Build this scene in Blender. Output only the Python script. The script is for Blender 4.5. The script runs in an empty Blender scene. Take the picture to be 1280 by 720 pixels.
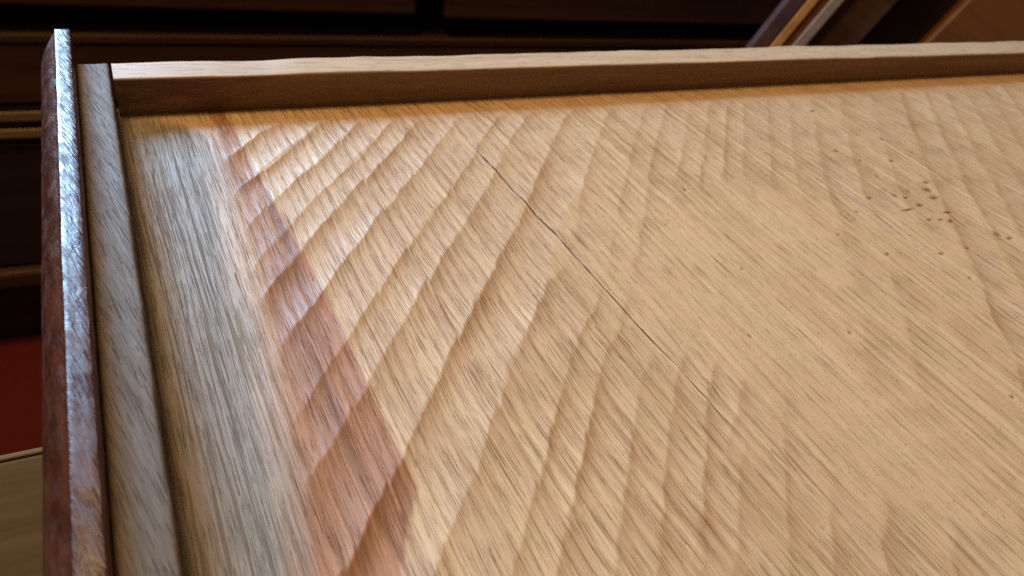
import bpy, bmesh, math
import numpy as np
from mathutils import Matrix, Vector

sc = bpy.context.scene
COL = sc.collection
R = math.radians

# ------------------------------------------------------------------ camera
cam_data = bpy.data.cameras.new('camera')
cam_data.sensor_width = 36.0
cam_data.lens = 26.2
cam_data.clip_start = 0.005
cam_data.clip_end = 50.0
cam_data.dof.use_dof = True
cam_data.dof.focus_distance = 0.245
cam_data.dof.aperture_fstop = 18.0
cam = bpy.data.objects.new('camera', cam_data)
COL.objects.link(cam)
right = Vector((0.8928126, -0.4200847, 0.1625254))
up = Vector((0.1512315, 0.6194470, 0.7703340))
back = right.cross(up)
cam.matrix_world = Matrix(((right.x, up.x, back.x, 0.0), (right.y, up.y, back.y, 0.0),
                           (right.z, up.z, back.z, 0.16), (0, 0, 0, 1)))
sc.camera = cam

# ------------------------------------------------------------------ room light
world = bpy.data.worlds.new('World')
sc.world = world
world.use_nodes = True
bg = world.node_tree.nodes['Background']
bg.inputs['Color'].default_value = (1.0, 0.72, 0.44, 1)
bg.inputs['Strength'].default_value = 0.13


def area(name, loc, target, sx, sy, power, colour):
    d = bpy.data.lights.new(name, 'AREA')
    d.shape = 'RECTANGLE'
    d.size, d.size_y = sx, sy
    d.energy = power
    d.color = colour
    o = bpy.data.objects.new(name, d)
    COL.objects.link(o)
    o.location = loc
    o.rotation_euler = (Vector(target) - Vector(loc)).to_track_quat('-Z', 'Y').to_euler()
    return o


# daylight from the window behind the drawer, and the warm lamp of the room
area('window_light', (-0.50, 1.75, 0.83), (0.1, 0.2, 0.0), 0.68, 0.56, 94, (0.38, 0.66, 1.0))
area('room_lamp', (-0.22, 0.70, 1.5), (0.4, 0.2, 0.0), 0.5, 0.5, 23, (1.0, 0.68, 0.31))

sc.view_settings.view_transform = 'Standard'
sc.view_settings.look = 'None'
sc.view_settings.exposure = -0.04
sc.view_settings.gamma = 1.0
sc.view_settings.use_curve_mapping = False
sc.render.engine = 'CYCLES'
sc.cycles.use_denoising = False
sc.render.filter_size = 1.15

# ------------------------------------------------------------------ node helpers
rng = np.random.default_rng(7)


class NT:
    def __init__(self, name):
        self.m = bpy.data.materials.new(name)
        self.m.use_nodes = True
        self.t = self.m.node_tree
        self.t.nodes.clear()
        self.out = self.t.nodes.new('ShaderNodeOutputMaterial')
        self.b = self.t.nodes.new('ShaderNodeBsdfPrincipled')
        self.t.links.new(self.b.outputs[0], self.out.inputs[0])

    def put(self, sock, v):
        if hasattr(v, 'is_output') or isinstance(v, bpy.types.NodeSocket):
            self.t.links.new(v, sock)
        elif isinstance(v, (tuple, list)) and len(v) == 3 and sock.type == 'RGBA':
            sock.default_value = (*v, 1)
        else:
            sock.default_value = v

    def math(self, op, a, b=0.0, c=0.0, clamp=False):
        n = self.t.nodes.new('ShaderNodeMath')
        n.operation = op
        n.use_clamp = clamp
        self.put(n.inputs[0], a)
        self.put(n.inputs[1], b)
        if op in ('MULTIPLY_ADD', 'SMOOTH_MIN', 'COMPARE'):
            self.put(n.inputs[2], c)
        return n.outputs[0]

    def obj_xyz(self):
        tc = self.t.nodes.new('ShaderNodeTexCoord')
        s = self.t.nodes.new('ShaderNodeSeparateXYZ')
        self.t.links.new(tc.outputs['Object'], s.inputs[0])
        return s.outputs

    def vec(self, x, y, z=0.0):
        n = self.t.nodes.new('ShaderNodeCombineXYZ')
        self.put(n.inputs[0], x)
        self.put(n.inputs[1], y)
        self.put(n.inputs[2], z)
        return n.outputs[0]

    def noise(self, v, detail=2.0, rough=0.5, dist=0.0, scale=1.0):
        n = self.t.nodes.new('ShaderNodeTexNoise')
        self.t.links.new(v, n.inputs['Vector'])
        n.inputs['Scale'].default_value = scale
        n.inputs['Detail'].default_value = detail
        n.inputs['Roughness'].default_value = rough
        n.inputs['Distortion'].default_value = dist
        return n.outputs[0]

    def ramp(self, v, lo, hi, a=0.0, b=1.0, smooth=True):
        n = self.t.nodes.new('ShaderNodeMapRange')
        n.interpolation_type = 'SMOOTHSTEP' if smooth else 'LINEAR'
        self.put(n.inputs[0], v)
        self.put(n.inputs[1], lo)
        self.put(n.inputs[2], hi)
        self.put(n.inputs[3], a)
        self.put(n.inputs[4], b)
        return n.outputs[0]

    def mix(self, f, a, b, mode='MIX'):
        n = self.t.nodes.new('ShaderNodeMix')
        n.data_type = 'RGBA'
        n.blend_type = mode
        self.put(n.inputs[0], f)
        self.put(n.inputs[6], a)
        self.put(n.inputs[7], b)
        return n.outputs[2]

    def attr(self, name):
        n = self.t.nodes.new('ShaderNodeAttribute')
        n.attribute_name = name
        return n.outputs['Fac']

    def bump(self, h, dist, strength=1.0, normal=None):
        n = self.t.nodes.new('ShaderNodeBump')
        n.inputs['Distance'].default_value = dist
        self.put(n.inputs['Strength'], strength)
        self.t.links.new(h, n.inputs['Height'])
        if normal is not None:
            self.t.links.new(normal, n.inputs['Normal'])
        return n.outputs[0]

    def done(self, colour, rough, normal=None, spec=0.5, coat=0.0, coat_rough=0.2):
        self.put(self.b.inputs['Base Color'], colour)
        self.put(self.b.inputs['Roughness'], rough)
        self.put(self.b.inputs['Specular IOR Level'], spec)
        self.put(self.b.inputs['Coat Weight'], coat)
        self.put(self.b.inputs['Coat Roughness'], coat_rough)
        if normal is not None:
            self.t.links.new(normal, self.b.inputs['Normal'])
        return self.m


def grain_axes(n, along, tilt=0.0, wander=0.006):
    """across-grain, along-grain and depth coordinates in metres, with a slight wander of the grain"""
    p = n.obj_xyz()
    ax = {'x': (p[1], p[0]), 'y': (p[0], p[1])}[along]
    a, l = ax
    a = n.math('MULTIPLY_ADD', l, tilt, a)
    w = n.noise(n.vec(n.math('MULTIPLY', a, 9.0), n.math('MULTIPLY', l, 7.0), 3.1), 2.0, 0.5)
    a = n.math('MULTIPLY_ADD', w, wander, a)
    return a, l, p[2]


def stretch(n, a, l, d, ka, kl, kd=None, off=0.0):
    kd = ka if kd is None else kd
    return n.vec(n.math('MULTIPLY_ADD', a, ka, off), n.math('MULTIPLY', l, kl), n.math('MULTIPLY', d, kd))


# ------------------------------------------------------------------ materials
def bottom_board_material():
    n = NT('planed_oak')
    a, l, d = grain_axes(n, 'y', 0.035, 0.005)
    bevel, sawn, red, crack, pit = (n.attr(k) for k in ('bevel', 'sawn', 'red', 'crack', 'pit'))
    ring, tone = n.attr('ring'), n.attr('tone')
    bands = n.noise(stretch(n, a, l, d, 260, 3, 0.0), 4.0, 0.6)
    broad = n.noise(stretch(n, a, l, d, 38, 4, 0.0, 11.0), 2.0, 0.5)
    blotch = n.noise(stretch(n, a, l, d, 45, 30, 0.0, 5.0), 3.0, 0.6)
    fibre = n.noise(stretch(n, a, l, d, 4300, 28, 0.0), 2.0, 0.6)
    # open pores: short dark dashes that lie along the grain
    pore1 = n.noise(stretch(n, a, l, d, 4200, 34, 0.0, 3.0), 1.0, 0.5, 0.0)
    pore2 = n.noise(stretch(n, a, l, d, 5600, 70, 0.0, 8.0), 1.0, 0.5, 0.0)
    pore3 = n.noise(stretch(n, a, l, d, 1250, 15, 0.0, 17.0), 1.5, 0.5, 0.3)
    dens = n.ramp(n.noise(stretch(n, a, l, d, 120, 3, 0.0, 21.0), 2.0, 0.5), 0.36, 0.62, -0.012, 0.012)
    # ring-porous oak: pores crowd at the start of each growth ring
    dens = n.math('ADD', dens, n.ramp(ring, 0.0, 0.55, 0.035, -0.02))
    dens = n.math('ADD', dens, n.math('MULTIPLY', bevel, 0.02))
    dens = n.math('SUBTRACT', dens, n.math('MULTIPLY', sawn, 0.035))
    t1 = n.math('SUBTRACT', 0.625, dens)
    p1 = n.ramp(n.math('SUBTRACT', pore1, t1), 0.0, 0.045)
    p2 = n.ramp(n.math('SUBTRACT', pore2, t1), 0.0, 0.05)
    p2 = n.math('MULTIPLY', p2, 0.85)
    p3 = n.math('MULTIPLY', n.ramp(pore3, 0.565, 0.65, 0.0, 1.0), bevel)
    pores = n.math('MAXIMUM', n.math('MAXIMUM', p1, p2), p3)
    # fuzz of the part the plane never reached: small flecks
    fleck = n.ramp(n.noise(stretch(n, a, l, d, 1000, 330, 0.0, 2.0), 3.0, 0.65), 0.59, 0.74)
    fleck = n.math('MULTIPLY', fleck, sawn)

    c = n.mix(n.ramp(bands, 0.35, 0.66), (0.575, 0.38, 0.205), (0.44, 0.27, 0.132))
    c = n.mix(n.ramp(tone, 0.35, 1.0, 0.0, 0.75), c, (0.45, 0.262, 0.14))
    c = n.mix(n.math('MULTIPLY', n.ramp(ring, 0.0, 0.35, 1.0, 0.0), 0.5), c, (0.36, 0.185, 0.098))
    c = n.mix(n.ramp(broad, 0.38, 0.64, 0.0, 0.55), c, (0.53, 0.34, 0.20))
    c = n.mix(n.math('MULTIPLY', sawn, n.ramp(blotch, 0.3, 0.7, 0.12, 0.6)), c, (0.55, 0.355, 0.172))
    c = n.mix(n.ramp(blotch, 0.52, 0.74, 0.0, 0.38), c, (0.40, 0.235, 0.125))
    # red-brown heartwood streak
    rn = n.ramp(n.noise(stretch(n, a, l, d, 300, 9, 0.0, 14.0), 3.0, 0.6), 0.30, 0.66)
    redc = n.mix(rn, (0.17, 0.050, 0.015), (0.36, 0.145, 0.062))
    rs = n.noise(stretch(n, a, l, d, 520, 11, 0.0, 41.0), 3.0, 0.65)
    rmask = n.ramp(n.math('MULTIPLY_ADD', n.math('SUBTRACT', rs, 0.5), 2.0, red), 0.0, 0.95, 0.0, 0.95)
    rmask = n.math('MULTIPLY', rmask, n.ramp(red, 0.0, 0.12))
    c = n.mix(rmask, c, redc)
    # weathered bevel
    bn = n.ramp(n.noise(stretch(n, a, l, d, 330, 9, 0.0, 30.0), 3.0, 0.6), 0.32, 0.64)
    bevc = n.mix(bn, (0.165, 0.130, 0.098), (0.225, 0.180, 0.138))
    c = n.mix(bevel, c, bevc)
    c = n.mix(n.ramp(fibre, 0.38, 0.66, 0.0, 0.26), c, (0.30, 0.17, 0.09))
    porec = n.mix(bevel, (0.17, 0.068, 0.027), (0.085, 0.060, 0.040))
    c = n.mix(n.math('MULTIPLY', pores, n.math('MULTIPLY_ADD', bevel, -0.06, 0.54)), c, porec)
    c = n.mix(n.math('MULTIPLY', fleck, 0.4), c, (0.26, 0.14, 0.06))
    c = n.mix(crack, c, (0.125, 0.052, 0.019))
    c = n.mix(pit, c, (0.14, 0.062, 0.024))
    h = n.math('MULTIPLY_ADD', pores, -1.0, n.math('MULTIPLY', fibre, 0.45))
    h = n.math('MULTIPLY_ADD', bands, 1.3, h)
    h = n.math('MULTIPLY_ADD', n.math('MULTIPLY', bn, bevel), 0.5, h)
    h = n.math('MULTIPLY_ADD', fleck, 0.9, h)
    nm = n.bump(h, 0.00016)
    rough = n.math('MULTIPLY_ADD', bevel, 0.12, 0.0)
    rough = n.math('MULTIPLY_ADD', sawn, 0.14, rough)
    rough = n.math('ADD', rough, n.ramp(fibre, 0.3, 0.7, 0.47, 0.60))
    dirt = n.math('MAXIMUM', crack, n.math('MULTIPLY', pores, 0.8))
    return n.done(c, rough, nm, n.math('MULTIPLY', n.math('SUBTRACT', 1.0, dirt), n.math('MULTIPLY_ADD', bevel, -0.06, 0.54)))


def plain_wood(name, light, dark, porec, along, rough=0.6, grey=None, kp=900, bumpd=0.00012, tilt=0.02, spec=0.4, lit_edge_z=None):
    n = NT(name)
    a, l, d = grain_axes(n, along, tilt, 0.006)
    bands = n.noise(stretch(n, a, l, d, 260, 9), 3.0, 0.6)
    blotch = n.noise(stretch(n, a, l, d, 90, 40), 3.0, 0.6)
    fibre = n.noise(stretch(n, a, l, d, 2600, 80), 2.0, 0.6)
    pore = n.ramp(n.noise(stretch(n, a, l, d, kp, 85, kp, 4.0), 1.5, 0.5, 0.1), 0.60, 0.69)
    c = n.mix(n.ramp(bands, 0.33, 0.66), light, dark)
    if grey:
        c = n.mix(n.ramp(blotch, 0.42, 0.66, 0.0, 0.8), c, grey)
    if lit_edge_z is not None:   # light on the rubbed running edge and shade on the faces, painted in
        edge_z = n.math('MULTIPLY_ADD', n.math('SUBTRACT', blotch, 0.5), 0.0006, d)
        c = n.mix(n.ramp(edge_z, lit_edge_z - 0.0007, lit_edge_z), n.mix(n.ramp(bands, 0.33, 0.66), (0.30, 0.155, 0.055), (0.23, 0.11, 0.038)), c)
    if lit_edge_z is not None:   # old varnish run at the front end of the face
        run = n.noise(stretch(n, a, l, d, 120, 22, 120, 6.0), 3.0, 0.6)
        run = n.math('MULTIPLY', n.ramp(run, 0.46, 0.58), n.ramp(l, 0.03, 0.10, 1.0, 0.0))
        run = n.math('MULTIPLY', run, n.ramp(d, lit_edge_z - 0.0009, lit_edge_z - 0.0004, 1.0, 0.0))
        c = n.mix(n.math('MULTIPLY', run, 0.6), c, (0.12, 0.030, 0.012))
    c = n.mix(n.math('MULTIPLY', pore, 0.65), c, porec)
    c = n.mix(n.ramp(fibre, 0.4, 0.7, 0.0, 0.25), c, porec)
    h = n.math('MULTIPLY_ADD', pore, -1.0, n.math('MULTIPLY', fibre, 0.5))
    h = n.math('MULTIPLY_ADD', bands, 1.0, h)
    h = n.math('MULTIPLY_ADD', blotch, 1.6, h)
    return n.done(c, n.ramp(fibre, 0.3, 0.7, rough - 0.08, rough + 0.08), n.bump(h, bumpd), spec)


def mahogany(name, deep=(0.040, 0.010, 0.004), mid=(0.075, 0.020, 0.008), rough=0.29, along='y'):
    n = NT(name)
    a, l, d = grain_axes(n, along, 0.30, 0.01)
    bands = n.noise(stretch(n, a, l, d, 300, 20), 3.0, 0.6)
    streak = n.noise(stretch(n, a, l, d, 1500, 140), 2.0, 0.6)
    worn = n.noise(stretch(n, a, l, d, 260, 120, 260, 9.0), 4.0, 0.65)
    c = n.mix(n.ramp(bands, 0.35, 0.65), mid, deep)
    c = n.mix(n.ramp(worn, 0.60, 0.72, 0.0, 0.25), c, (0.12, 0.045, 0.02))
    h = n.math('MULTIPLY_ADD', streak, 1.0, n.math('MULTIPLY', worn, 1.6))
    r = n.math('ADD', n.ramp(worn, 0.42, 0.68, rough - 0.05, rough + 0.22), n.ramp(streak, 0.35, 0.65, 0.0, 0.08))
    nm = n.bump(h, 0.00014)
    return n.done(c, r, nm, 0.26)


def dark_wood(name, c1, c2, rough=0.45, spec=0.4):
    n = NT(name)
    a, l, d = grain_axes(n, 'x', 0.0, 0.02)
    bands = n.noise(stretch(n, a, l, d, 40, 2), 4.0, 0.6)
    c = n.mix(n.ramp(bands, 0.35, 0.65), c1, c2)
    return n.done(c, rough, n.bump(bands, 0.0006), spec)


M_PANEL = bottom_board_material()
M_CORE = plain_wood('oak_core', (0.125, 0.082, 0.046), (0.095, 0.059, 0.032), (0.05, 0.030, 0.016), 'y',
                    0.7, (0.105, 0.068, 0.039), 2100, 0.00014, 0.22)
M_SIDE = plain_wood('oak_side', (0.47, 0.335, 0.215), (0.39, 0.265, 0.16), (0.24, 0.145, 0.08), 'x', 0.55, None, 1100, 0.00010, lit_edge_z=0.1116)
M_MAHOG = mahogany('mahogany')
M_MAHOG_DARK = dark_wood('dark_mahogany', (0.075, 0.030, 0.013), (0.045, 0.017, 0.008), 0.6)
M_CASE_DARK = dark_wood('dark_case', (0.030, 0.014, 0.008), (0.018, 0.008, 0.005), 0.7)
M_BRASS_WOOD = dark_wood('boxwood_stringing', (0.24, 0.165, 0.075), (0.20, 0.135, 0.06), 0.8)
M_PURPLE = dark_wood('purple_mahogany', (0.075, 0.028, 0.022), (0.05, 0.018, 0.015), 0.7, 0.2)
M_ORANGE = dark_wood('orange_oak', (0.48, 0.20, 0.05), (0.36, 0.14, 0.035))
M_PALE = dark_wood('pale_oak', (0.28, 0.175, 0.12), (0.23, 0.145, 0.10), 0.8, 0.08)
M_BROWNWOOD = dark_wood('brown_oak', (0.22, 0.075, 0.020), (0.16, 0.052, 0.014))
M_TAN_EDGE = dark_wood('tan_edge', (0.14, 0.085, 0.042), (0.115, 0.07, 0.034), 0.95, 0.03)
M_RUSSET = dark_wood('russet_oak', (0.17, 0.052, 0.011), (0.13, 0.039, 0.008), 0.85, 0.15)


def carpet_material():
    n = NT('red_carpet')
    p = n.obj_xyz()
    f = n.noise(n.vec(n.math('MULTIPLY', p[0], 350), n.math('MULTIPLY', p[1], 350), 0.0), 3.0, 0.7)
    g = n.noise(n.vec(n.math('MULTIPLY', p[0], 7), n.math('MULTIPLY', p[1], 7), 0.0), 3.0, 0.6)
    c = n.mix(n.ramp(f, 0.3, 0.7), (0.12, 0.016, 0.012), (0.17, 0.024, 0.017))
    c = n.mix(n.ramp(g, 0.4, 0.7, 0.0, 0.4), c, (0.16, 0.016, 0.012))
    return n.done(c, 0.95, n.bump(f, 0.003), 0.1)


def table_material():
    n = NT('tan_table_top')
    p = n.obj_xyz()
    f = n.noise(n.vec(n.math('MULTIPLY', p[0], 12), n.math('MULTIPLY', p[1], 160), 0.0), 4.0, 0.6)
    c = n.mix(n.ramp(f, 0.3, 0.7), (0.075, 0.038, 0.012), (0.058, 0.029, 0.009))
    return n.done(c, 0.95, n.bump(f, 0.0002), 0.03)


M_CARPET = carpet_material()
M_TABLE = table_material()


# ------------------------------------------------------------------ object helpers
def tag(o, label=None, cat=None, group=None, kind=None):
    for k, v in (('label', label), ('category', cat), ('group', group), ('kind', kind)):
        if v:
            o[k] = v
    return o


def empty(name, loc=(0, 0, 0), rot=(0, 0, 0)):
    o = bpy.data.objects.new(name, None)
    COL.objects.link(o)
    o.location = loc
    o.rotation_euler = rot
    o.empty_display_size = 0.05
    return o


def mesh_obj(name, verts, faces, mat, parent=None, smooth=False):
    me = bpy.data.meshes.new(name)
    me.from_pydata([tuple(v) for v in verts], [], faces)
    me.validate()
    if smooth:
        me.polygons.foreach_set('use_smooth', [True] * len(me.polygons))
    me.materials.append(mat)
    o = bpy.data.objects.new(name, me)
    COL.objects.link(o)
    o.parent = parent
    return o


def box(name, x0, x1, y0, y1, z0, z1, mat, parent=None, bevel=0.0, seg=2):
    bm = bmesh.new()
    bmesh.ops.create_cube(bm, size=1.0)
    for v in bm.verts:
        v.co = Vector((x0 + (v.co.x + 0.5) * (x1 - x0), y0 + (v.co.y + 0.5) * (y1 - y0), z0 + (v.co.z + 0.5) * (z1 - z0)))
    if bevel > 0:
        bmesh.ops.bevel(bm, geom=bm.edges[:], offset=bevel, segments=seg, profile=0.5, affect='EDGES')
    me = bpy.data.meshes.new(name)
    bm.to_mesh(me)
    bm.free()
    me.materials.append(mat)
    o = bpy.data.objects.new(name, me)
    COL.objects.link(o)
    o.parent = parent
    return o


def sweep(name, profiles, mat, parent=None, axis='y'):
    """profiles: list of (station, [(u, z), ...]); closed loops joined into one skin with end caps"""
    verts, faces = [], []
    k = len(profiles[0][1])
    for s, pts in profiles:
        for u, z in pts:
            verts.append((u, s, z) if axis == 'y' else (s, u, z))
    for i in range(len(profiles) - 1):
        for j in range(k):
            a, b = i * k + j, i * k + (j + 1) % k
            faces.append((a, b, b + k, a + k))
    faces.append(tuple(range(k)))
    faces.append(tuple(range((len(profiles) - 1) * k, len(profiles) * k))[::-1])
    o = mesh_obj(name, verts, faces, mat, parent)
    bm = bmesh.new()
    bm.from_mesh(o.data)
    bmesh.ops.recalc_face_normals(bm, faces=bm.faces[:])
    bm.to_mesh(o.data)
    bm.free()
    o.data.polygons.foreach_set('use_smooth', [True] * len(o.data.polygons))
    o.data.set_sharp_from_angle(angle=R(38))
    return o


def vnoise(x, y, seed):
    """smooth value noise, -1..1, on arrays"""
    g = np.random.default_rng(seed).random((64, 64)) * 2 - 1
    xi, yi = np.floor(x).astype(int), np.floor(y).astype(int)
    fx, fy = x - xi, y - yi
    fx, fy = fx * fx * (3 - 2 * fx), fy * fy * (3 - 2 * fy)
    xa, xb, ya, yb = xi % 64, (xi + 1) % 64, yi % 64, (yi + 1) % 64
    return (g[xa, ya] * (1 - fx) + g[xb, ya] * fx) * (1 - fy) + (g[xa, yb] * (1 - fx) + g[xb, yb] * fx) * fy


def sstep(x, a, b):
    t = np.clip((x - a) / (b - a), 0, 1)
    return t * t * (3 - 2 * t)


def n1(t, seed, amp):
    return float(amp * vnoise(np.array([t]), np.array([0.5 + seed]), seed)[0])


# ------------------------------------------------------------------ floor and table
flr = mesh_obj('floor', [(-6, -5, -0.84), (7, -5, -0.84), (7, 5, -0.84), (-6, 5, -0.84)], [(0, 1, 2, 3)], M_CARPET)
tag(flr, kind='structure')
table = empty('table', (0, 0, -0.84))
tag(table, 'tan wooden table top under the upturned drawer, its pale far edge against red carpet', 'table')
box('table_top', -0.42, 0.62, -0.80, 0.2285, 0.716, 0.744, M_TABLE, table, 0.003)
box('edge_strip', -0.42, 0.62, 0.2287, 0.2315, 0.722, 0.7435, M_TAN_EDGE, table, 0.0008)
for x in (-0.36, 0.54):
    for y in (-0.74, 0.15):
        box('leg', x, x + 0.045, y, y + 0.045, 0.0, 0.7155, M_TABLE, table, 0.003)

# ------------------------------------------------------------------ the drawer, bottom side up
drawer = empty('drawer', (0, 0, -0.096))
tag(drawer, 'upturned oak drawer with scalloped hand-planed bottom board and mahogany front', 'drawer')
OFF = 0.096   # the drawer's parts are built in height above the table


def in_drawer(o):
    o.data.transform(Matrix.Translation((0, 0, OFF)))
    return o


def build_bottom_board():
    # work in millimetres
    def axis(stops):
        out = [stops[0][0]]
        for (a, da), (b, db) in zip(stops[:-1], stops[1:]):
            x = a
            while x < b - 1e-6:
                t = (x - a) / (b - a)
                x = x + da + (db - da) * t
                out.append(min(x, b))
        return out
    xs = axis([(-6.0, 0.42), (30, 0.36), (190, 0.42), (330, 0.8), (690, 1.5)])
    c1, c2 = 140.0, 298.5
    for c in (c1, c2):
        xs = [x for x in xs if abs(x - c) > 0.95] + [c + k for k in (-0.85, -0.6, -0.4, -0.26, -0.14, 0.0, 0.14, 0.26, 0.4, 0.6, 0.85)]
    xs = np.array(sorted(xs))
    ys = np.array(axis([(-380, 14.0), (0, 1.0), (24, 0.46), (200, 0.42), (316, 0.40)]))
    X, Y = np.meshgrid(xs, ys, indexing='ij')
    # the two splits follow the grain: let a grid line run along each
    k1y = [-380, 40, 97.6, 118.8, 139.5, 159.5, 198.4, 228, 254.3, 276.3, 316]
    k1x = [160, 150, 145.6, 144.2, 142.4, 141.2, 138.9, 136.2, 134.4, 132.6, 130]
    s1 = np.interp(Y, k1y, k1x) + 0.09 * vnoise(Y / 5.0, Y * 0 + 3.3, 3) + 0.07 * vnoise(Y / 1.7, Y * 0 + 3.3, 4) - c1
    s2 = np.interp(Y, [-380, 60, 145, 160, 180, 198, 212, 316], [300, 296, 296.6, 297.7, 299.4, 299.0, 299.0, 298]) + 0.4 * vnoise(Y / 6.0, Y * 0 + 9.3, 5) - c2
    X0 = X.copy()
    X = X + s1 * np.clip(1 - np.abs(X0 - c1) / 60, 0, 1) ** 1 + s2 * np.clip(1 - np.abs(X0 - c2) / 60, 0, 1)

    # plane strokes: parallel diagonal troughs between ridges
    inter = np.array([-180, -166, -150, -136, -119, -104, -92, -77, -60, -45, -30, -16, 2, 22, 41, 61, 80, 96, 109, 129, 150, 166, 189, 214, 236, 249, 266, 279,
                      293, 305, 322, 338, 356, 380, 405, 432, 455, 476, 497, 519, 541, 565, 586, 609, 630, 655, 680, 702, 730, 755, 780, 1000.])
    U = X - 0.84 * (Y - 280) + 1.7 * vnoise(X / 60, Y / 55, 11) + 0.6 * vnoise(X / 21, Y / 17, 12) + 0.25 * vnoise(X / 5, Y / 6, 13) + 0.45 * vnoise(X / 0.9, Y / 11, 15) + 0.35 * vnoise(X / 2.3, Y / 15, 16)
    G = X + 0.035 * Y + 3.0 * vnoise(X / 30, Y / 90, 17) + 0.5 * vnoise(X / 3, Y / 30, 18)
    gid = np.floor(G / 4.3)
    saw = G / 4.3 - gid
    gh = np.random.default_rng(19).random(4096)[(gid.astype(int)) % 4096]
    U = U + 1.2 * (gh - 0.5) + 0.6 * (saw - 0.5)
    idx = np.clip(np.searchsorted(inter, U) - 1, 0, len(inter) - 2)
    wdt = inter[idx + 1] - inter[idx]
    F = (U - inter[idx]) / wdt
    rr = np.random.default_rng(5)
    dep = (0.42 + 0.46 * rr.random(len(inter)))[idx] * np.minimum(wdt, 24) / 17.0
    dep = dep * (1 + 0.5 * vnoise(X / 32, Y / 26, 14)) * np.interp(X - 0.3 * (Y - 200), [0, 90, 180, 300, 600], [1.0, 1.0, 0.55, 0.42, 0.46])
    dep = np.where(inter[idx] == 432, dep * 2.2, dep)
    T = np.where(F < 0.36, F / 0.36, (1 - F) / 0.64)
    xb = np.interp(Y, [-380, 80, 150, 215, 283], [17, 21, 24.5, 27.5, 30]) + 1.2 * vnoise(Y / 30, Y * 0 + 0.5, 41)
    dep = dep * sstep(X, xb - 2, xb + 10)
    prof = 1 - (1 - T) ** 2.1
    lift = (rr.random(len(inter)) * 0.10)[idx]
    base = 3.2
    cut = base - dep * prof - lift
    # a lighter second pass at another slant breaks the first strokes into facets
    U2 = X - 1.28 * (Y - 280) + 2.5 * vnoise(X / 45, Y / 40, 81) + 0.6 * vnoise(X / 12, Y / 14, 82) + 0.4 * vnoise(X / 0.9, Y / 11, 83) + 1.0 * (gh - 0.5)
    i2 = np.floor(U2 / 19.0)
    f2 = U2 / 19.0 - i2
    r2 = np.random.default_rng(84).random(512)[i2.astype(int) % 512]
    d2 = (0.25 + 0.75 * r2) * 0.52 * np.clip(0.55 + 0.9 * vnoise(X / 24, Y / 22, 85), 0, 1.2) * sstep(X, xb, xb + 12)
    cut2 = base + 0.05 - d2 * (1 - np.abs(2 * f2 - 1) ** 2.0) * np.interp(X, [0, 120, 260, 600], [1.0, 0.8, 0.5, 0.5])
    cut = np.minimum(cut, cut2)
    # rough-sawn level: lies below the strokes in the worn middle, above them elsewhere
    def blob(cx, cy, rx, ry, ang):
        ca, sa = math.cos(ang), math.sin(ang)
        u = ((X - cx) * ca + (Y - cy) * sa) / rx
        v = (-(X - cx) * sa + (Y - cy) * ca) / ry
        return np.exp(-(u * u + v * v))
    low = 1.25 * blob(205, 165, 72, 52, 0.35) + 1.0 * blob(265, 130, 80, 62, 0.2) + 1.1 * blob(208, 66, 66, 46, 0.3) + 0.75 * blob(148, 185, 26, 62, 0.0) + 0.55 * blob(420, 170, 120, 50, 0.2)
    sawn = base + 0.42 - 0.95 * np.minimum(low, 1.05) + 0.12 * vnoise(X / 14, Y / 50, 21) + 0.10 * vnoise(X / 5, Y / 26, 22) + 0.05 * vnoise(X / 2.2, Y / 9, 23)
    Z = np.minimum(cut, sawn)
    sawn_mask = np.clip((cut - sawn) / 0.22 + 0.3 + 0.3 * vnoise(X / 3, Y / 22, 25), 0, 1)
    # grain-run waviness
    Z = Z + (0.05 + 0.05 * gh) * np.minimum(saw, (1 - saw) * 6) + 0.03 * vnoise(X / 2.6, Y / 40, 31) + 0.022 * vnoise(X / 1.2, Y / 18, 32)
    # bevels planed round the edge so that it enters the groove
    t = (X + 3.0) / (xb + 3.0)
    bl = 3.15 * t + 0.28 * np.sin(np.clip(t, 0, 1) * math.pi) * -1 + 0.07 * vnoise(X / 3.0, Y / 45, 42) + 0.03 * vnoise(X / 1.1, Y / 20, 43)
    yb = 288.5 + 1.5 * vnoise(X / 40, X * 0 + 7.5, 44)
    bt = 3.2 * (314.0 - Y) / (314.0 - yb) + 0.05 * vnoise(X / 9, Y / 6, 45)
    zf = Z
    def smin(p, q, k):
        hh = np.clip(0.5 + 0.5 * (q - p) / k, 0, 1)
        return q * (1 - hh) + p * hh - k * hh * (1 - hh)
    Z = smin(smin(zf, bl, 0.55), bt, 0.4)
    bev = 1 - sstep(X + 2.5 * vnoise(X / 1.6, Y / 28, 46) + 1.5 * vnoise(X / 4, Y / 60, 47), xb - 9, xb + 4)
    bev = bev * sstep(bt - bl, -0.6, 0.8)
    sawn_mask = sawn_mask * (1 - bev)
    # splits
    def split(c, y0, y1, width, depth, seed, ramp):
        dx = np.abs(X0 - c)
        s = sstep(Y, y0, y0 + ramp) * (1 - sstep(Y, y1 - ramp * 0.35, y1))
        w = width * (0.55 + 0.5 * s + 0.55 * vnoise(Y / 4.0, Y * 0 + 1.5, seed))
        g = np.clip(1 - dx / np.maximum(w, 0.05), 0, 1) * s * (Y > y0) * (Y < y1)
        g = g * np.clip(0.72 + 0.6 * vnoise(Y / 9.0, Y * 0 + 2.5, seed + 1), 0.45, 1)
        return g, depth * g
    g1, d1 = split(c1, 66, 281, 0.46, 0.9, 51, 90)
    g2, d2 = split(c2, 128, 214, 0.55, 1.2, 61, 30)
    Z = Z - d1 - d2
    crack = np.clip(np.maximum(g1 * 3.2, g2 * 1.6), 0, 1)
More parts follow.
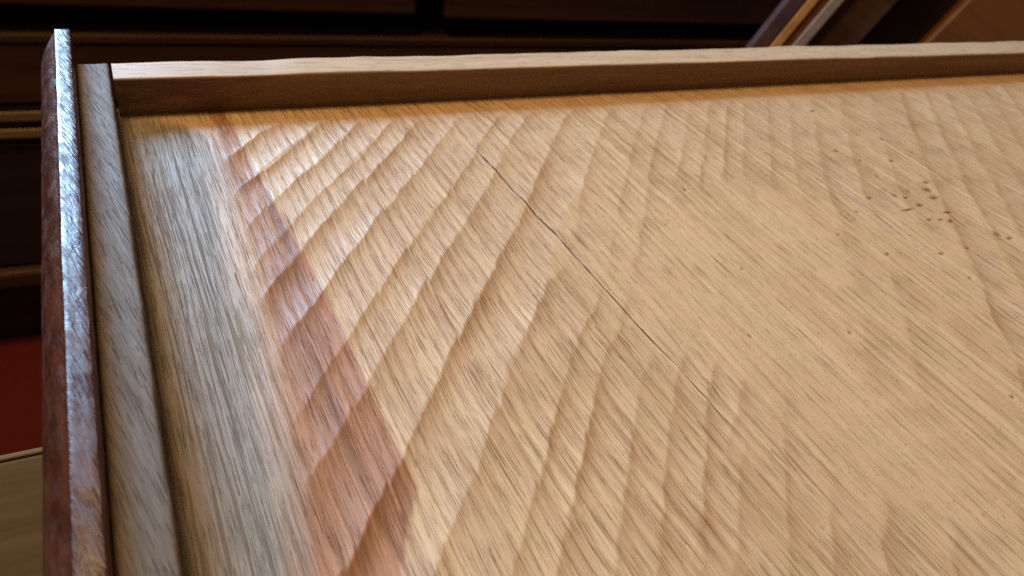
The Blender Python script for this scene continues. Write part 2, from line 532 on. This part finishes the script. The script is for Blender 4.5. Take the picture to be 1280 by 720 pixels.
    # heartwood streak
    rb = np.interp(Y, [-380, 60, 85, 103, 133, 167, 199, 236, 266, 288], [37, 39, 41, 51, 49.5, 49, 46, 43, 40, 38])
    rb = rb + 1.2 * vnoise(X / 1.2, Y / 16, 71)
    lb = np.interp(Y, [-380, 80, 150, 230, 288], [14, 17, 26, 31, 31])
    red = (1 - sstep(X, rb - 2.2, rb + 1.6)) * sstep(X, lb - 11, lb + 11 + 2 * vnoise(X / 2, Y / 25, 72))
    red = red * np.interp(Y, [0, 60, 100, 160, 215, 285], [1.1, 1.2, 1.2, 1.05, 0.85, 0.9])
    # a paler second stain further right near the bottom of the frame
    red = np.maximum(red, 0.40 * np.exp(-(((X - 118) / 16) ** 2 + ((Y - 68) / 6) ** 2)) * (0.6 + 0.4 * vnoise(X / 3, Y / 8, 73)))
    # bruise: small nicks in the board
    pit = np.zeros_like(X)
    for (px_, py_, lx, ly) in nick_spots():
        lx, ly = lx * 1.25, ly * 1.2
        e = np.exp(-(((X - px_) / lx) ** 2 + ((Y - py_) / ly) ** 2) * 1.3)
        pit = np.maximum(pit, e)
    Z = Z - 0.5 * pit
    ni, nj = X.shape
    co = np.empty((ni * nj, 3), np.float32)
    co[:, 0], co[:, 1], co[:, 2] = X.ravel() / 1000, Y.ravel() / 1000, Z.ravel() / 1000 + OFF
    # closed underside so the board has thickness
    I, J = np.meshgrid(np.arange(ni - 1), np.arange(nj - 1), indexing='ij')
    a = (I * nj + J).ravel()
    quads = np.stack([a, a + nj, a + nj + 1, a + 1], 1)
    rim = np.concatenate([np.arange(nj) * 1, np.arange(1, ni) * nj + nj - 1, (ni - 1) * nj + np.arange(nj - 2, -1, -1), np.arange(ni - 2, 0, -1) * nj])
    low_co = co[rim].copy()
    low_co[:, 2] = OFF - 0.0045
    base_i = ni * nj
    m = len(rim)
    nx = np.roll(np.arange(m), -1)
    skirt = np.stack([rim, rim[nx], base_i + nx, base_i + np.arange(m)], 1)
    co = np.concatenate([co, low_co])
    corner = [base_i + 0, base_i + nj - 1, base_i + nj - 1 + ni - 1, base_i + nj - 1 + ni - 1 + nj - 1]
    allq = np.concatenate([quads, skirt, np.array([corner])])
    me = bpy.data.meshes.new('bottom_board')
    me.vertices.add(len(co))
    me.vertices.foreach_set('co', co.ravel())
    me.loops.add(allq.size)
    me.loops.foreach_set('vertex_index', allq.ravel().astype(np.int32))
    me.polygons.add(len(allq))
    me.polygons.foreach_set('loop_start', np.arange(0, allq.size, 4, dtype=np.int32))
    sm = np.ones(len(allq), bool)
    sm[len(quads):] = False
    me.polygons.foreach_set('use_smooth', sm)
    me.update(calc_edges=True)
    for nm, arr in (('bevel', bev), ('sawn', sawn_mask), ('red', red), ('crack', crack), ('pit', np.clip(pit * 1.1, 0, 0.85)), ('ring', saw), ('tone', gh)):
        at = me.attributes.new(nm, 'FLOAT', 'POINT')
        v = np.zeros(len(co), np.float32)
        v[:ni * nj] = arr.ravel()
        at.data.foreach_set('value', v)
    me.materials.append(M_PANEL)
    o = bpy.data.objects.new('bottom_board', me)
    COL.objects.link(o)
    o.parent = drawer
    return o


# camera model used only to turn spots read off the photograph into points of the board's surface
def on_board(u, v, z=3.2):
    d = np.array([u - 640.0, v - 360.0, 931.4])
    w = np.array([[0.8928126, -0.1512315, 0.4242814], [-0.4200847, -0.6194470, 0.6631849], [0.1625254, -0.7703340, -0.6165801]]) @ d
    t = (z - 160.0) / w[2]
    return w[0] * t, w[1] * t


def nick_spots():
    px = [(1158, 228, 6, 3), (1160, 237, 8, 5), (1168, 247, 9, 4), (1136, 238, 3, 4), (1120, 244, 4, 5), (1133, 247, 6, 2), (1151, 256, 8, 3), (1136, 262, 14, 2),
          (1185, 265, 12, 2), (1163, 274, 6, 2), (1177, 274, 6, 2), (1189, 276, 6, 3), (1088, 247, 5, 3), (1115, 201, 5, 3), (1103, 174, 3, 3), (1046, 188, 4, 3),
          (1248, 292, 6, 6), (1263, 297, 7, 3), (1016, 139, 5, 2), (1110, 317, 4, 3), (1178, 316, 5, 3), (1211, 309, 4, 2)]
    for u, v, w, h in px:
        x, y = on_board(u, v)
        x2, _ = on_board(u + w, v)
        _, y2 = on_board(u, v - h)
        yield x, y, max(abs(x2 - x) * 0.5, 0.45), max(abs(y2 - y) * 0.5, 0.5)
    r = np.random.default_rng(33)
    for _ in range(12):
        yield 150 + r.random() * 260, 60 + r.random() * 190, 0.35 + 0.3 * r.random(), 0.45 + 0.6 * r.random()


build_bottom_board()


def rounded(x0, x1, z0, z1, r=0.0007, k=3, nx0=0.0, nx1=0.0, nz0=0.0, nz1=0.0):
    """rectangle with rounded top corners, worn by the given amounts"""
    pts = [(x0, z0), (x1, z0)]
    for i in range(k + 1):
        t = i / k * math.pi / 2
        pts.append((x1 + nx1 - r + r * math.cos(t), z1 + nz1 - r + r * math.sin(t)))
    for j in range(1, 6):
        s = j / 6
        pts.append(((x1 + nx1 - r) * (1 - s) + (x0 + nx0 + r) * s, z1 + nz1 * (1 - s) + nz0 * s - 0.00018 * math.sin(s * math.pi)))
    for i in range(k + 1):
        t = math.pi / 2 + i / k * math.pi / 2
        pts.append((x0 + nx0 + r + r * math.cos(t), z1 + nz0 - r + r * math.sin(t)))
    return pts


# oak core of the drawer front
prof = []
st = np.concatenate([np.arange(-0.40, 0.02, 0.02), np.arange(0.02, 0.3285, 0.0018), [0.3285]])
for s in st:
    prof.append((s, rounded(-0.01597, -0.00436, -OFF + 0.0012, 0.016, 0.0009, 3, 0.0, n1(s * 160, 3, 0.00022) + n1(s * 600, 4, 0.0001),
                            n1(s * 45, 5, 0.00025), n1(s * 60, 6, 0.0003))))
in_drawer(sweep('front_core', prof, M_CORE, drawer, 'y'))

# mahogany facing with a thumbnail-moulded lip that stands proud of the core
prof = []
st = np.concatenate([np.arange(-0.416, 0.02, 0.02), np.arange(0.02, 0.330, 0.0016), np.arange(0.330, 0.3441, 0.0007), [0.3442]])
for s in st:
    w = 0.0068 * math.sqrt(max(0.0, 1 - max(0.0, (s - 0.3345) / 0.0098) ** 2)) if s > 0.3345 else 0.0068
    xl, xr, zt = -0.02166, -0.01600, 0.0240
    wr = n1(s * 220, 8, 0.00016) + n1(s * 700, 9, 0.00010)
    wl = n1(s * 150, 10, 0.00012)
    pts = [(xr, -OFF + 0.0012), (xr + wr, zt - 0.0007), (xr - 0.0004 + wr, zt - 0.00015), (xr - 0.0012, zt + n1(s * 300, 12, 0.00006))]
    for j in range(1, 5):
        f = j / 5
        pts.append((xr - 0.0012 + (xl + 0.0005 - xr + 0.0012) * f, zt + n1(s * 260 + j * 7, 13 + j, 0.00007)))
    pts += [(xl + 0.0004 + wl, zt), (xl + 0.0001 + wl, zt - 0.0001), (xl + wl, zt - 0.0004)]
    for i in range(1, 9):
        f = i / 8
        pts.append((xl + wl - w * (f + 0.10 * math.sin(f * math.pi)), zt - 0.0004 - 0.0105 * (f ** 1.25) + n1(s * 240 + i * 9, 30 + i, 0.00008)))
    pts.append((xl - w, -OFF + 0.0012))
    prof.append((s, pts))
in_drawer(sweep('front_facing', prof, M_MAHOG, drawer, 'y'))

# drawer sides and back
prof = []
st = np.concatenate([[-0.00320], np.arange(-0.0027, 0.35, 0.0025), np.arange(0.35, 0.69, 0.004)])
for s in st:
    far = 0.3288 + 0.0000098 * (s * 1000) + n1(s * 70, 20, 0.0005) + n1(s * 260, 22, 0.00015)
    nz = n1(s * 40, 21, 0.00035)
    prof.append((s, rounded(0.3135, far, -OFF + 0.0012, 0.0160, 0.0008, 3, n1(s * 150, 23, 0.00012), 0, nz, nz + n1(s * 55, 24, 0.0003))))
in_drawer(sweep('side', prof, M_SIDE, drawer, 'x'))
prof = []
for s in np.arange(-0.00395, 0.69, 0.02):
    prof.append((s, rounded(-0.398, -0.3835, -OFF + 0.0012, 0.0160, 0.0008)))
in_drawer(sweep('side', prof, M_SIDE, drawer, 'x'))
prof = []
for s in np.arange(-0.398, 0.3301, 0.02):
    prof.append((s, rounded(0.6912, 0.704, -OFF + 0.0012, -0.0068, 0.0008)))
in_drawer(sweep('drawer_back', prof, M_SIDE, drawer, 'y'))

# ------------------------------------------------------------------ chest behind
chest = empty('chest_of_drawers', (-0.2, 1.12, -0.84), (0, 0, R(-2.9)))
tag(chest, 'dark mahogany chest with an empty black drawer opening, behind the upturned drawer', 'chest')
box('plinth', -0.60, 1.55, 0.04, 0.46, 0.0, 0.135, M_CASE_DARK, chest, 0.004)
box('base_moulding', -0.62, 1.57, 0.0, 0.48, 0.137, 0.168, M_MAHOG_DARK, chest, 0.006)
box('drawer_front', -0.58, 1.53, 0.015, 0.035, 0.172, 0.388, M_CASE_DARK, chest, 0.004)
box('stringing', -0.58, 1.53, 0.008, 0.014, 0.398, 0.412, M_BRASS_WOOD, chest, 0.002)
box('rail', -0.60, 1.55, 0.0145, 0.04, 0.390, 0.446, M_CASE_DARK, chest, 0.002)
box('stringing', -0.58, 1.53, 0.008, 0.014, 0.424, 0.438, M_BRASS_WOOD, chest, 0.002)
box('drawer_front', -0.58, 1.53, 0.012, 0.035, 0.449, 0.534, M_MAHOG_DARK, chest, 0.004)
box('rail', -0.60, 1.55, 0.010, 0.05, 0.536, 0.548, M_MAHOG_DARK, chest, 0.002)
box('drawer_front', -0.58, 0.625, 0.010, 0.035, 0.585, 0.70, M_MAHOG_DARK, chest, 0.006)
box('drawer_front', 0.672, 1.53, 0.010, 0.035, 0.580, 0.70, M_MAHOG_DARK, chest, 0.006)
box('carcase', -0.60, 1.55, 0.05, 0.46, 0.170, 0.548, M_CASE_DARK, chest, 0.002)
box('carcase_back', -0.60, 1.55, 0.45, 0.46, 0.549, 0.72, M_CASE_DARK, chest, 0.001)
box('carcase_side', -0.62, -0.601, 0.0, 0.46, 0.170, 0.72, M_MAHOG_DARK, chest, 0.002)
box('carcase_side', 1.551, 1.57, 0.0, 0.46, 0.170, 0.72, M_MAHOG_DARK, chest, 0.002)
box('top', -0.64, 1.59, -0.02, 0.48, 0.721, 0.745, M_MAHOG_DARK, chest, 0.005)

# ------------------------------------------------------------------ another drawer, propped aslant at the right
d2 = empty('propped_drawer', (0.834, 0.80, -0.18))
ray = Vector((0.745, 0.667, 0.0)).normalized()
tilt = R(19)
ex0 = Vector((ray.y, -ray.x, 0))
ez = (Vector((0, 0, 1)) * math.cos(tilt) + ex0 * math.sin(tilt)).normalized()
ex = ray.cross(ez).normalized()
m = Matrix((ex, ray, ez)).transposed().to_4x4()
m.translation = Vector((0.836, 0.80, -0.18)) - ez * 0.685
d2.matrix_world = m
tag(d2, 'second drawer propped aslant with layered mahogany and oak edge, at top right', 'drawer')
box('front_facing', 0.0, 0.0208, 0, 0.10, 0, 0.95, M_PURPLE, d2, 0.002)
box('front_core', 0.0212, 0.0348, 0.0, 0.10, 0, 0.95, M_ORANGE, d2, 0.002)
box('front_lining', 0.0352, 0.0456, 0.004, 0.10, 0, 0.95, M_BROWNWOOD, d2, 0.001)
box('edge_bead', 0.0460, 0.0615, 0.0, 0.10, 0, 0.95, M_PALE, d2, 0.002)
box('side', 0.0620, 0.118, 0.012, 0.026, 0, 0.95, M_MAHOG_DARK, d2, 0.002)
box('bottom_board', 0.0620, 0.186, 0.06, 0.072, 0, 0.95, M_CASE_DARK, d2, 0.001)
box('drawer_back', 0.1865, 0.52, 0.01, 0.072, 0, 0.95, M_RUSSET, d2, 0.002)
